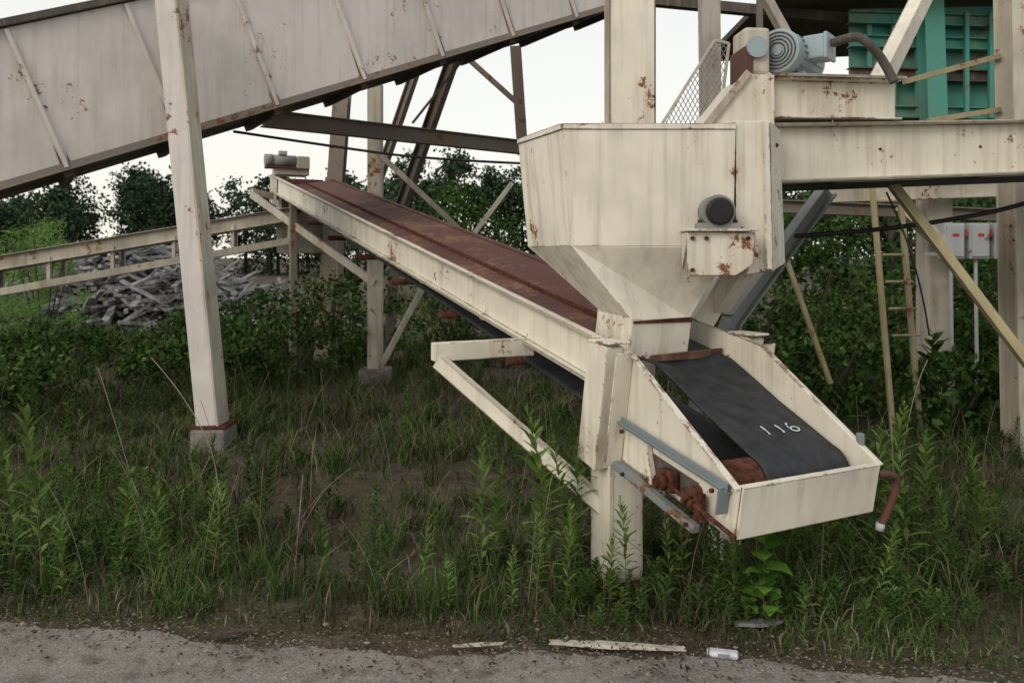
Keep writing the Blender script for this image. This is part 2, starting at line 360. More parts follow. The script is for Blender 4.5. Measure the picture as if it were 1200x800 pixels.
tube('bent_pipe_handle',hk,.016,'redrust',C1); cyl('pipe_collar',hk[-1]+Vector((0.003,0,.02)),hk[-1]+Vector((-.004,0,-.012)),.019,'grey',C1)
box('clamp',F(.13,W+.02,.065),(.03,.03,.06),'blue',C1)

# ---------------------------------------------------------------- transfer hopper
H=empty('transfer_hopper')
zt,zb,z0=2.385,1.755,1.335
T4=[(.262,4.15,zt),(1.165,4.15,zt),(.938,4.70,zt),(.035,4.70,zt)]
B4=[(.31,4.16,zb),(1.155,4.16,zb),(.93,4.68,zb),(.095,4.69,zb)]
b4=[tuple(F(1.10,.185,.40)),tuple(F(1.10,.555,.40)),tuple(F(1.36,.555,.37)),tuple(F(1.36,.185,.37))]
v=T4+B4+b4
f=[[0,1,5,4],[1,2,6,5],[2,3,7,6],[3,0,4,7],[4,5,9,8],[5,6,10,9],[6,7,11,10],[7,4,8,11]]
hb=pymesh('hopper_body',v,f,'hopper',H); sd=hb.modifiers.new('s','SOLIDIFY'); sd.thickness=.008
for a,b in((0,1),(1,2),(2,3),(3,0)):
    pa,pb2=Vector(T4[a]),Vector(T4[b]); 
    ext('rim_lip',rect(.012,.03),pa+Vector((0,0,-.01)),pb2+Vector((0,0,-.01)),'hopper',H,bevel=.002)
plate('bearing_shelf',[(.875,3.98,1.825),(1.235,3.98,1.825),(1.235,4.16,1.825),(.875,4.16,1.825)],(0,0,.012),'hopper',H)
plate('bearing_bracket',[(.885,4.02,1.82),(1.23,4.02,1.82),(1.22,4.02,1.66),(1.13,4.02,1.60),(.885,4.02,1.60)],(0,.012,0),'hopper',H)
for x in(.885,1.222): plate('bracket_gusset',[(x,4.03,1.82),(x,4.15,1.82),(x,4.15,1.62)],(.01,0,0),'hopper',H)
for x,z in((.91,1.79),(1.19,1.79),(.91,1.63),(.98,1.79)): cyl('bolt_head',(x,4.02,z),(x,4.005,z),.011,'rust',H,6)
box('pillow_block_base',(1.045,4.05,1.852),(.22,.07,.03),'bluepost',H)
cyl('pillow_block',(1.045,4.02,1.925),(1.045,4.12,1.925),.085,'bluepost',H)
cyl('bearing_dust_cap',(1.045,3.985,1.925),(1.045,4.02,1.925),.070,'black',H,bevel=.012)
cyl('shaft_end',(1.045,4.03,1.925),(1.045,4.6,1.925),.028,'rust',H)
for x in(.955,1.135): cyl('bolt_head',(x,4.05,1.867),(x,4.05,1.885),.012,'rust',H,6)

# ---------------------------------------------------------------- feeder conveyor (upper right)
C2=empty('feeder_conveyor')
D2=Vector((.97,.24,.054)); S2=Vector((-.24,.97,0)).normalized()
def G(a,b,z): return Vector((1.50,4.60,2.285))+D2*a+S2*b+Vector((0,0,z))
ext('stringer',chan(.075,.335,.012,1),G(-.08,0,0),G(7,0,0),'cream',C2)
ext('stringer',chan(.075,.335,.012,-1),G(-.08,.75,0),G(7,.75,0),'creamdirty',C2)
bv=[G(-.1,.1,.02),G(7,.1,.02),G(7,.65,.02),G(-.1,.65,.02)]; plate('belt',bv,(0,0,.012),'rubber',C2)
plate('return_belt',[p+Vector((0,0,-.2)) for p in bv],(0,0,.01),'rubber',C2)
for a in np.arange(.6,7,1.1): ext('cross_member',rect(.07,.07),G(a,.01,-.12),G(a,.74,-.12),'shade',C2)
plate('head_plate',[(1.17,4.165,2.40),(1.30,4.165,2.40),(1.335,4.165,1.62),(1.23,4.165,1.60),(1.17,4.165,1.75)],(0,.012,0),'hopper',C2)
ext('head_flange',rect(.035,.05),(1.315,4.15,2.40),(1.335,4.15,1.63),'hopper',C2,up=(0,1,0))
plate('head_plate_side',[(1.34,4.17,2.405),(1.50,4.50,2.41),(1.53,4.50,1.66),(1.355,4.17,1.62)],(.01,-.01,0),'hopper',C2)
plate('head_bottom',[(1.17,4.18,1.62),(1.35,4.18,1.62),(1.52,4.50,1.65),(1.17,4.7,1.65)],(0,0,.01),'hopper',C2)
plate('head_top',[(1.17,4.18,2.40),(1.34,4.18,2.40),(1.50,4.51,2.405),(1.10,4.7,2.40)],(0,0,.01),'hopper',C2)
for z in(2.3,2.05,1.8): cyl('bolt_head',(1.425,4.33,z),(1.435,4.31,z),.012,'rust',C2,6)
ext('platform_channel',chan(.07,.235,.01,1),G(-.02,-.03,.315),G(.80,-.03,.295),'cream',C2)
ext('platform_channel',chan(.07,.235,.01,-1),G(-.02,.55,.315),G(.80,.55,.295),'cream',C2)
plate('platform_top',[G(-.04,-.12,.434),G(.82,-.12,.414),G(.82,.62,.414),G(-.04,.62,.434)],(0,0,.012),'cream',C2)
plate('platform_end',[G(.80,-.03,.17),G(.80,.55,.17),G(.80,.55,.41),G(.80,-.03,.41)],D2*.01,'cream',C2)
plate('drive_guard',[(1.08,4.50,2.42),(1.485,4.50,2.42),(1.485,4.50,2.73),(1.33,4.50,2.73)],(-.03,.42,0),'cream',C2)
ext('guard_rib',rect(.03,.04),(1.09,4.49,2.43),(1.335,4.49,2.735),'creamdirty',C2)
ext('chute_strut',rect(.17,.12),(1.33,4.75,1.66),(1.12,4.75,1.30),'cream',C2)
ext('under_bracket',rect(.10,.10),(1.30,4.5,1.62),(1.22,4.7,1.40),'cream',C2)
ext('support_leg',ibeam(.10,.12),(1.55,5.6,1.25),(2.38,6.0,2.2),'bluepost',C2)
ext('support_leg',ibeam(.10,.12),(1.55,5.6,1.25),(1.0,5.35,.0),'bluepost',C2)
ext('diagonal_angle',angl(.075,.010),(2.42,5.15,2.15),(3.42,5.0,.72),'yellow',C2)
ext('diagonal_angle',angl(.075,.010),(3.42,5.0,.72),(3.9,4.93,-.02),'yellow',C2)
tube('hanging_cable',[(1.85,5.2,1.83),(2.3,5.3,1.86),(2.9,5.4,1.93),(3.6,5.5,2.06),(5.0,5.6,2.5)],.016,'black',C2)
tube('hanging_cable',[(2.35,5.0,2.1),(2.55,5.0,1.7),(2.62,5.0,1.2)],.006,'black',C2)
# expanded-metal guard: diamond mesh from crossed wires, leaning beside the drive
pu,pv=Vector((.90,5.02,2.46)),Vector((1.0,.02,0))
poly=[(0,0),(.16,0),(.42,.16),(.47,.58),(.38,.60)]
def inside(x,z):
    c=False;n=len(poly);j=n-1
    for i in range(n):
        xi,zi=poly[i];xj,zj=poly[j]
        if (zi>z)!=(zj>z) and x<(xj-xi)*(z-zi)/(zj-zi)+xi: c=not c
        j=i
    return c
mv=[];mf=[]
for sg in(1,-1):
    for c0 in np.arange(-.6,1.1,.030):
        run=[]
        for k in np.arange(0,.62,.008):
            x=c0+sg*k*.55
            if inside(x,k): run.append((x,k))
            elif len(run)>1: break
        if len(run)>1:
            (x0,k0),(x1,k1)=run[0],run[-1]; b0=len(mv)
            for x,k in((x0-.0028,k0),(x0+.0028,k0),(x1+.0028,k1),(x1-.0028,k1)): mv.append(pu+pv*x+Vector((0,.002*sg,k)))
            mf.append([b0,b0+1,b0+2,b0+3])
pymesh('mesh_guard',mv,mf,'wire',C2)
for a,b in zip(poly,poly[1:]+poly[:1]): ext('mesh_guard_frame',rect(.018,.018),pu+pv*a[0]+Vector((0,0,a[1])),pu+pv*b[0]+Vector((0,0,b[1])),'creamdirty',C2)
for x in(2.2,2.9,3.8): cyl('stringer_bolt',(x,4.60+(x-1.5)*.247-.002,2.30+(x-1.5)*.055),(x,4.60+(x-1.5)*.247-.016,2.30+(x-1.5)*.055),.010,'rust',C2,6)

MT=empty('electric_motor')
mc=Vector((1.55,4.62,2.885)); md=Vector((.62,.78,0)).normalized(); ms=Vector((.78,-.62,0))
cyl('fan_cover',mc-md*.03,mc+md*.07,.128,'motor',MT,32,bevel=.012)
cyl('motor_body',mc+md*.07,mc+md*.46,.118,'motor',MT,32)
for k in range(5): 
    r=.105-k*.02; 
    pts=[mc-md*.033+ms*(r*math.cos(t))+Vector((0,0,r*math.sin(t))) for t in np.linspace(0,2*math.pi,25)]
    tube('fan_grille_ring',pts,.0045,'darksteel',MT)
cyl('fan_grille_hub',mc-md*.04,mc-md*.03,.028,'motor',MT)
for k in range(20):
    t=2*math.pi*k/20; p=mc+ms*.118*math.cos(t)+Vector((0,0,.118*math.sin(t)))
    rdir=(p-mc).normalized(); ext('cooling_fin',rect(.006,.026),p+md*.09,p+md*.42,'motor',MT,up=rdir,bevel=0)
box('terminal_box',mc+md*.20+ms*.155+Vector((0,0,.03)),(.13,.16,.14),'motor',MT,yaw=-.67,bevel=.012)
box('terminal_lid',mc+md*.20+ms*.225+Vector((0,0,.03)),(.02,.17,.15),'motor',MT,yaw=-.67,bevel=.004)
for k in(.12,.36): box('motor_foot',mc+md*k+Vector((0,0,-.125)),(.22,.05,.03),'motor',MT,yaw=-.67)
box('gearbox',(1.385,4.62,2.865),(.15,.2,.27),'creamdirty',MT,yaw=.1,bevel=.02)
box('gearbox_flange',(1.33,4.62,2.80),(.05,.24,.18),'redrust',MT,yaw=.1,bevel=.01)
cyl('gearbox_cover',(1.385,4.52,2.88),(1.385,4.49,2.88),.06,'motor',MT)
tube('flexible_conduit',[mc+md*.2+ms*.24+Vector((0,0,.05)),mc+md*.2+ms*.36+Vector((0,0,.08)),mc+md*.2+ms*.44+Vector((0,0,.02)),mc+md*.3+ms*.50+Vector((0,0,-.08)),mc+md*.3+ms*.55+Vector((0,0,-.2))],.026,'darksteel',MT)

# ---------------------------------------------------------------- covered gallery conveyor (top left)
GA=empty('covered_conveyor_gallery')
d=Vector((1.65,1,.762)); a0=Vector((-3.09,7.2,2.76)); back=Vector((-.518,.855,0))*1.3
hN=d.cross(back).normalized(); 
if hN.z<0: hN=-hN
hh=1.31*hN.z
def GG(k,b,h): return a0+d*k+back*b+hN*(h*hh)
K0,K1=-2.1,4.6
def slab(nm,ps,off,mat): plate(nm,ps,off,mat,GA)
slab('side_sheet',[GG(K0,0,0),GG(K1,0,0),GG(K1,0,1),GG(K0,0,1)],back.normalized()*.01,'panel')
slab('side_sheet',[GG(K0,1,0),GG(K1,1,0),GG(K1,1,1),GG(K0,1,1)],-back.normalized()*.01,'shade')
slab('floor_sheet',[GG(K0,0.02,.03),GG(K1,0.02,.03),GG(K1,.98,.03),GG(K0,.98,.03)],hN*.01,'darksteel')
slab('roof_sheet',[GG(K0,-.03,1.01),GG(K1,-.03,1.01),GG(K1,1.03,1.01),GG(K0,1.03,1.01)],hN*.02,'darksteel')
ext('bottom_chord',angl(.07,.01),GG(K0,-.006,-.012),GG(K1,-.006,-.012),'shade',GA,up=hN)
ext('roof_edge',rect(.05,.06),GG(K0,-.025,1.03),GG(K1,-.025,1.03),'darksteel',GA,up=hN)
k=K0+.3
while k<K1:
    ext('panel_rib',rect(.035,.03),GG(k,-.012,0.01),GG(k,-.012,.99),'panel',GA,up=back)
    ext('floor_beam',rect(.08,.08),GG(k,.03,-.02),GG(k,.97,-.02),'darksteel',GA,up=hN)
    for q_ in(.014,-.018): plate('rib_rust_run',[GG(k+q_,-.004,.02),GG(k+q_+.008,-.004,.02),GG(k+q_+.004,-.004,.10+.35*random.random()**2)],-back.normalized()*.001,'redrust',GA,0)
    k+=.46
ext('bent_leg',rect(.18,.25),(-3.0+.02,6.95,3.95),(-2.62,6.95,.24),'panel',GA,up=(0,1,0),bevel=.008)
ext('bent_leg_flange',rect(.02,.27),(-3.0+.12,6.94,3.95),(-2.52,6.94,.24),'creamdirty',GA,up=(0,1,0),bevel=.002)
box('leg_base_plate',(-2.6,6.95,.235),(.31,.33,.025),'rust',GA)
box('concrete_pier',(-2.60,6.95,.08),(.30,.34,.29),'conc',GA,bevel=.03)

# ---------------------------------------------------------------- steel trestle behind
TR=empty('steel_trestle')
ext('post',rect(.19,.19),(-1.87,10.9,-.05),(-1.87,10.9,4.05),'creamdirty',TR,bevel=.006)
box('post_base',(-1.87,10.9,.07),(.40,.40,.20),'conc',TR,bevel=.02)
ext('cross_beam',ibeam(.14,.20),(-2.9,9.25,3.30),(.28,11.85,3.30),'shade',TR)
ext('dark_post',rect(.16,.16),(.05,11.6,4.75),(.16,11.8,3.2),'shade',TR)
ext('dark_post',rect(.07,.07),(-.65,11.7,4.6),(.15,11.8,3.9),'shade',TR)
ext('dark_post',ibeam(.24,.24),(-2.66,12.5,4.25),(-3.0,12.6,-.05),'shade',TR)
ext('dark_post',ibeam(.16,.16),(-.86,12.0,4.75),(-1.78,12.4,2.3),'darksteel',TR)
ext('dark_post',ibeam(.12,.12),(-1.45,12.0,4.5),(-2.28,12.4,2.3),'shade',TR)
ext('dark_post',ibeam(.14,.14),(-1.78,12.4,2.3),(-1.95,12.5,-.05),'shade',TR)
ext('brace',rect(.05,.05),(.0,9.8,2.6),(-.62,9.6,1.75),'creamdirty',TR)
ext('brace',rect(.07,.07),(-1.82,10.78,3.1),(-.58,11.0,1.93),'creamdirty',TR)
ext('brace',rect(.06,.07),(-1.76,10.78,.24),(-1.23,11.1,1.29),'creamdirty',TR)
ext('hanger_rod',rect(.03,.03),(-1.2,9.6,3.3),(-.4,9.9,4.4),'shade',TR)
tube('sagging_cable',[(-2.8,8,2.95),(-1.8,8.2,2.82),(-.9,8.4,2.72),(.1,8.6,2.70)],.014,'black',TR)

PO=empty('support_column')
ext('column',ibeam(.33,.30,.02,.02),(.86,5.85,-.05),(.86,5.85,5.4),'creamdirty',PO,up=(0,1,0))
ext('column_face',rect(.325,.01),(.86,5.69,2.0),(.86,5.69,5.4),'cream',PO,up=(0,1,0))

# ---------------------------------------------------------------- cross conveyor, far left
C3=empty('cross_conveyor')
def J(k,b,z):
    p=Vector((-8.2,10.6,1.40)).lerp(Vector((-3.35,12.0,2.35)),k); 
    return p+Vector((-.28,.96,0))*b+Vector((0,0,z))
for b in(0,.8):
    ext('upper_stringer',chan(.06,.20,.01,1),J(-.7,b,-.02),J(1.02,b,-.02),'creamdirty',C3)
    ext('lower_chord',rect(.06,.10),J(-.7,b,-.42),J(1.02,b,-.42),'creamdirty',C3)
    for k in np.arange(-.6,1.02,.16): ext('post',rect(.05,.05),J(k,b,-.42),J(k,b,-.05),'creamdirty',C3)
plate('belt',[J(-.7,.08,.05),J(1.0,.08,.05),J(1.0,.72,.05),J(-.7,.72,.05)],(0,0,.012),'rubber',C3)
for k in(-.3,.02,.75):
    for b in(0,.8):
        p=J(k,b,-.45); ext('leg',rect(.10,.10),p,(p.x,p.y,-.05),'creamdirty',C3)

# ---------------------------------------------------------------- teal screening plant upper right
TE=empty('screening_plant')
plate('bin_wall',[(3.9,9.2,3.25),(8.2,9.6,3.25),(8.2,9.6,4.75),(3.9,9.2,4.55)],(0,.03,0),'teal',TE)
plate('bin_roof',[(2.9,8.3,4.62),(9.0,8.6,4.85),(9.0,12,4.85),(2.9,12,4.62)],(0,0,.08),'darksteel',TE)
for z,m in((3.35,'teal'),(3.78,'darksteel'),(4.15,'teal'),(4.42,'teal')):
    ext('bin_rail',ibeam(.12,.14),(3.85,9.1,z),(8.2,9.5,z),m,TE)
for x in(4.75,6.1,7.4): ext('bin_column',ibeam(.22,.2),(x,8.95,2.9),(x-.08,8.95,5.2),'teal',TE,up=(0,1,0))
for x in np.arange(4.1,8.1,.28): ext('bin_stiffener',rect(.05,.05),(x,9.15,3.28),(x,9.15,4.5),'teal',TE,up=(0,1,0))
ext('diagonal_strut',rect(.12,.12),(2.55,5.6,2.85),(3.55,6.6,4.15),'cream',TE)
ext('upright',rect(.16,.16),(1.75,7.0,2.3),(1.72,7.0,5.0),'creamdirty',TE,up=(0,1,0))
ext('diagonal_strut',rect(.08,.08),(2.1,7.0,4.2),(2.75,7.2,3.2),'creamdirty',TE)
ext('upright',rect(.05,.05),(2.3,7.4,3.2),(2.3,7.4,5.0),'shade',TE)
ext('handrail',rect(.045,.045),(3.2,6.5,3.12),(4.1,6.7,3.38),'yellow',TE)
ext('handrail',rect(.045,.045),(3.4,6.5,2.80),(4.1,6.7,2.93),'yellow',TE)
ext('main_column',ibeam(.28,.26),(4.27,6.6,-.05),(4.18,6.6,5.2),'creamdirty',TE,up=(0,1,0))
ext('platform_beam',ibeam(.14,.24),(3.1,8.0,2.35),(6.8,8.3,2.5),'creamdirty',TE)
ext('platform_beam',ibeam(.1,.14),(2.6,8.6,2.25),(5.6,8.9,2.15),'shade',TE)
ext('platform_bracket',rect(.12,.12),(3.9,8.0,2.2),(4.4,8.0,1.75),'creamdirty',TE)
ext('rear_column',rect(.26,.26),(4.45,8.4,-.05),(4.45,8.4,2.3),'creamdirty',TE,bevel=.01)
ext('rear_column',rect(.16,.16),(3.35,10.5,-.05),(3.35,10.5,2.8),'shade',TE,bevel=.01)
ext('roof_truss',rect(.12,.12),(1.6,9.5,4.75),(4.2,9.5,4.5),'darksteel',TE)
ext('splay_brace',rect(.04,.05),(2.5,7.5,1.9),(3.0,7.5,.5),'yellow',TE,up=(0,1,0))

LD=empty('access_ladder')
l0,l1=Vector((3.50,7.3,.9)),Vector((3.30,7.3,2.35)); off=Vector((.27,.04,0))
ext('rail',rect(.04,.05),l0-Vector((0,0,.9)),l1,'yellow',LD,up=(0,1,0)); ext('rail',rect(.04,.05),l0+off-Vector((0,0,.9)),l1+off,'yellow',LD,up=(0,1,0))
for k in np.arange(0.05,1,.17): p=l0.lerp(l1,k); cyl('rung',p,p+off,.012,'yellow',LD,10)

EP=empty('electrical_panel')
for i,x in enumerate((4.42,4.67,4.92)):
    box('switch_box',(x,8.02,1.85),(.20,.14,.36),'grey',EP,bevel=.01)
    box('switch_lid',(x,7.94,1.85),(.17,.02,.31),'grey',EP,bevel=.004)
    box('switch_handle',(x+.11,7.96,1.93),(.02,.04,.06),'redpl',EP)
    box('warning_label',(x,7.926,1.91),(.06,.004,.03),'redpl',EP,bevel=0)
    tube('conduit',[(x,8.02,1.68),(x,8.02,1.2),(x+.02,8.02,.1)],.018,'grey',EP)
box('control_cabinet',(5.2,8.0,1.72),(.42,.25,.82),'grey',EP,bevel=.015)
ext('strut_rail',rect(.04,.04),(4.2,8.10,1.95),(5.5,8.10,1.95),'grey',EP); ext('strut_rail',rect(.04,.04),(4.2,8.10,1.72),(5.5,8.10,1.72),'grey',EP)

# ---------------------------------------------------------------- lumber pile
pv=[];pf=[]
for i in range(620):
    L=random.uniform(.3,1.7);w=random.uniform(.04,.17);h=random.uniform(.03,.09)
    cx=random.gauss(-8.4,1.9); hh2=max(.3,2.05-abs(cx+8.8)*.36); cz=random.uniform(.1,hh2); cy=18.5+random.uniform(-.9,.9)+(cz-1.2)*.7
    ya=random.uniform(-1.5,1.5); pi_=random.gauss(0,.34)
    dx=Vector((math.cos(ya)*math.cos(pi_),math.sin(ya)*math.cos(pi_),math.sin(pi_))); sx=dx.cross(Vector((0,0,1))).normalized(); ux=sx.cross(dx)
    b0=len(pv); c=Vector((cx,cy,cz))
    for a in(-1,1):
        for s_,u_ in((-1,-1),(1,-1),(1,1),(-1,1)): pv.append(c+dx*a*L/2+sx*s_*w/2+ux*u_*h/2)
    pf+= [[b0+j for j in q] for q in([0,3,2,1],[4,5,6,7],[0,1,5,4],[1,2,6,5],[2,3,7,6],[3,0,4,7])]
pymesh('lumber_pile',pv,pf,'wood')

# ---------------------------------------------------------------- vegetation
def unit(n):
    v=rng.normal(size=(n,3)); return v/np.linalg.norm(v,axis=1,keepdims=True)
def leaves(P,ln,wd,upb=0.0):
    n=len(P); a=unit(n); a[:,2]+=upb; a/=np.linalg.norm(a,axis=1,keepdims=True)
    b=np.cross(a,unit(n)); b/=np.linalg.norm(b,axis=1,keepdims=True)
    ln=np.broadcast_to(ln,(n,))[:,None]*rng.uniform(.6,1.3,(n,1)); wd=np.broadcast_to(wd,(n,))[:,None]*rng.uniform(.6,1.3,(n,1))
    V=np.stack([P-a*ln/2,P+b*wd/2,P+a*ln/2,P-b*wd/2],1).reshape(-1,3)
    return V,np.arange(4*n).reshape(n,4)
def crown(c,r,nclump,per,cl):
    c=np.array(c);r=np.array(r)
    u=unit(nclump)*rng.uniform(.35,1,(nclump,1))**.5; C=c+u*r
    csz=cl*rng.uniform(.6,1.4,(nclump,1))
    return np.repeat(C,per,0)+rng.normal(size=(nclump*per,3))*np.repeat(csz,per,0)*np.array([1,1,.7])*.55
P=[];trunk_v=[];trunk_f=[]
def trunk(x,y,h,r):
    b0=len(trunk_v)
    for z,rr in((0,r),(h*.5,r*.7),(h,r*.3)):
        for k in range(6): t=k*math.pi/3; trunk_v.append((x+rr*math.cos(t)+.1*math.sin(z),y+rr*math.sin(t),z))
    for l in range(2):
        for k in range(6): trunk_f.append([b0+l*6+k,b0+l*6+(k+1)%6,b0+l*6+6+(k+1)%6,b0+l*6+6+k])
for i in range(68):
    x=-60+i*1.8+random.uniform(-.9,.9); y=random.uniform(66,80)
    sx=600+x/y*933
    h=random.uniform(7.6,10.2)
    if sx<60: h*=.85
    if 430<sx<640: h*=1.18
    if 640<sx<720: h=14.2*random.uniform(.85,1.05)
    if sx>800: h*=1.1
    trunk(x,y,h*.8,.2)
    P.append(crown((x,y,h*.56),(random.uniform(1.8,2.6),2,h*.43),40,32,.85))
    for k in range(3): P.append(crown((x+random.uniform(-1.6,1.6),y-.5,h*random.uniform(.5,.88)),(1.1,1,1.2),9,28,.6))
    P.append(crown((x,y-2,1.4),(2.2,1,2.2),16,22,.75))
P=np.concatenate(P); V,q=leaves(P,.38,.26)
TL=empty('distant_tree_line')
npmesh('tree_foliage',V,[q],['tree'],TL); pymesh('tree_trunks',trunk_v,trunk_f,'bark',TL)
for nm,x,y,h,r in(('broadleaf_tree',5.2,19,4.6,2.2),('broadleaf_tree.001',9.5,20,5.2,2.4),('broadleaf_tree.002',13.5,22,5.5,2.6),('broadleaf_tree.003',2.2,24,4.6,1.9),('broadleaf_tree.004',-1.6,27,4.2,1.8)):
    e=empty(nm); pp=np.concatenate([crown((x,y,h*.55),(r,1.8,h*.45),75,40,.5),crown((x,y-.8,1.0),(r*1.1,1.2,1.2),34,34,.45)])
    V,q=leaves(pp,.18,.11); npmesh('foliage',V,[q],['bush'],e)
    cyl('trunk',(x,y,0),(x+.1,y,h*.6),.16,'bark',e,10,.07)
    for k in range(5):
        t=k*1.3; cyl('limb',(x,y,h*.3+k*.1),(x+math.cos(t)*r*.7,y+math.sin(t)*1.1,h*(.55+.06*k)),.06,'bark',e,8,.02)
def shrub(nm,x,y,h,r,mat='bush',ls=.09,n=42,per=36,wd=.05,up=0):
    e=empty(nm); pp=crown((x,y,h*.5),(r,r*.7,h*.5),n,per,.24*max(.6,r)); pp[:,2]=np.abs(pp[:,2])+.02
    V,q=leaves(pp,ls,wd,up); npmesh('foliage',V,[q],[mat],e)
    for k in range(6):
        t=k*1.05+x; tube('branch',[(x,y,0),(x+.3*r*math.cos(t),y+.3*r*math.sin(t),h*.4),(x+.7*r*math.cos(t),y+.5*r*math.sin(t),h*.8)],.012,'bark',e)
SH=[(-2.9,10.6,1.35,.8),(-2.4,11.9,1.5,.9),(-3.9,12.9,1.1,.9),(-.9,13.4,1.3,.8),(-.2,14.5,1.8,1.1),(1.3,13,1.7,1.0),(-5.4,13.5,.75,1.0),(-7.6,13.2,.6,1.0),(-10.2,13.5,.8,1.2),
    (2.9,9.6,1.5,.8),(3.9,10.6,1.9,1.0),(5.2,10.5,1.6,1.0),(6.5,11,1.6,1.1),(7.6,11.4,2.1,1.1),(2.2,11.8,1.9,1.0),(-4.2,10.2,.6,.8),(3.2,8.2,.95,.6),(4.9,8.9,1.0,.7),(5.9,9.4,1.1,.8),(2.3,8.3,.9,.6),(4.1,7.4,.75,.5),(-5.9,9.2,.55,.8)]
for i,(x,y,h,r) in enumerate(SH): shrub('shrub' if i==0 else 'shrub.%03d'%i,x,y,h,r,'bush' if i%3 else 'weeddark')
shrub('feathery_shrub',-7.75,13.2,2.45,.75,'willow',.14,60,60,.016,.8)
shrub('feathery_shrub.001',-8.9,13.8,2.2,.8,'willow',.14,50,60,.016,.8)

def blades(X,Y,h,w,lean):
    n=len(X); Z=gz(X,Y); B=np.stack([X,Y,Z-.005],1)
    t=rng.uniform(0,2*np.pi,n); d=np.stack([np.cos(t),np.sin(t),0*t],1); t2=rng.uniform(0,2*np.pi,n); s=np.stack([np.cos(t2),np.sin(t2),0*t2],1)*(w[:,None]/2)
    h=h[:,None]; lean=lean[:,None]; up=np.array([0,0,1.0])
    m=B+up*h*.5+d*h*lean*.25; tip=B+up*h*(1-.35*lean)+d*h*lean
    V=np.stack([B-s,B+s,m+s*.8,m-s*.8,tip],1).reshape(-1,3); i=np.arange(n)*5
    return V,np.stack([i,i+1,i+2,i+3],1),np.stack([i+3,i+2,i+4],1)
def fieldpts(n,y0,y1,spread=.72,pad=1.2):
    Y=y0*(y1/y0)**rng.uniform(0,1,n); X=rng.uniform(-1,1,n)*(spread*Y+pad); return X,Y
def dens(X,Y): 
    return .5+.28*np.sin(X*1.3+1.1*np.sin(Y*.9))+.25*np.sin(Y*1.7+X*.6+2)+.2*np.sin(X*3.7-Y*2.9)
def bare(X,Y):
    r=((X+1.3)/.9)**2+((Y-5.6)/.6)**2; r2=((X-.1)/.5)**2+((Y-5.0)/.5)**2; r3=((X+.9)/.5)**2+((Y-4.3)/.22)**2
    return np.clip(np.minimum(np.minimum(r,r2),r3),.40,1)
X,Y=fieldpts(165000,3.2,34)
re=EB-.105*X+.05*np.sin(X*2.1)
keep=(Y>re+.02+rng.exponential(.06,len(X)))&(rng.uniform(0,1,len(X))<np.clip(dens(X,Y)*1.15,.12,1)*bare(X,Y))
X,Y=X[keep],Y[keep]
cx,cy=fieldpts(800,3.7,16); k=38
bk=rng.uniform(0,1,800)<bare(cx,cy); cx,cy=cx[bk],cy[bk]; m_=len(cx)
tx=np.repeat(cx,k)+rng.normal(0,.045,m_*k); ty=np.repeat(cy,k)+rng.normal(0,.045,m_*k)
n0=len(X); X=np.concatenate([X,tx]); Y=np.concatenate([Y,ty]); n=len(X)
ok=Y>EB+.12-.105*X
tall=np.clip(dens(X*.7+3,Y*.7),.1,1)
edgeh=np.clip((Y-(EB-.105*X))/.6,.35,1)
h=rng.gamma(2.6,.030,n)*(.5+tall)*edgeh+.02; h[n0:]=(h[n0:]+.04)*1.45; h*=1+np.clip((Y-6)/12,0,1.0)
w=.0037+.0012*Y*rng.uniform(.5,1.3,n)
X,Y,h,w=X[ok],Y[ok],h[ok],w[ok]
V,q,t=blades(X,Y,h,w,rng.uniform(.2,1.1,len(X)))
npmesh('grass',V,[q,t],['grass'])

def weed(h,nl,ll,lw,droop=.2,top=1.0):
    st=[];lean=rng.normal(0,.06,2)
    def axis(z): return np.array([lean[0]*z*z/h,lean[1]*z*z/h,z])
    V=[];Q=[];T=[];SQ=[]
    segs=6
    for i in range(segs+1):
        c=axis(h*i/segs); r=.0045*(1-.75*i/segs)
        for k in range(4): V.append(c+np.array([r*math.cos(k*1.571),r*math.sin(k*1.571),0]))
    for i in range(segs):
        for k in range(4): SQ.append([i*4+k,i*4+(k+1)%4,i*4+4+(k+1)%4,i*4+4+k])
    for i in range(nl):
        f=.18+.82*(i/nl)**.75; z=f*h; c=axis(z); t=i*2.4+rng.normal(0,.3)
        L=ll*(.55+.75*math.sin(math.pi*min(1,f*.95)))*rng.uniform(.75,1.2)*(1 if f<.9 else .6); Wd=lw*rng.uniform(.8,1.2)*(L/ll)
        el=.25+.75*f+rng.normal(0,.12)
        d=np.array([math.cos(t)*math.cos(el),math.sin(t)*math.cos(el),math.sin(el)]); sd=np.array([-math.sin(t),math.cos(t),0])
        g_=np.array([0,0,-1.0]); b=len(V)
        p0=c;p1=c+d*L*.35;p2=c+d*L*.7+g_*L*droop*.35;p3=c+d*L+g_*L*droop
        V+=[p0,p1+sd*Wd/2,p1-sd*Wd/2,p2+sd*Wd*.38,p2-sd*Wd*.38,p3]
        T+=[[b,b+1,b+2],[b+3,b+5,b+4]];Q+=[[b+1,b+3,b+4,b+2]]
    return np.array(V),np.array(SQ),np.array(Q),np.array(T)
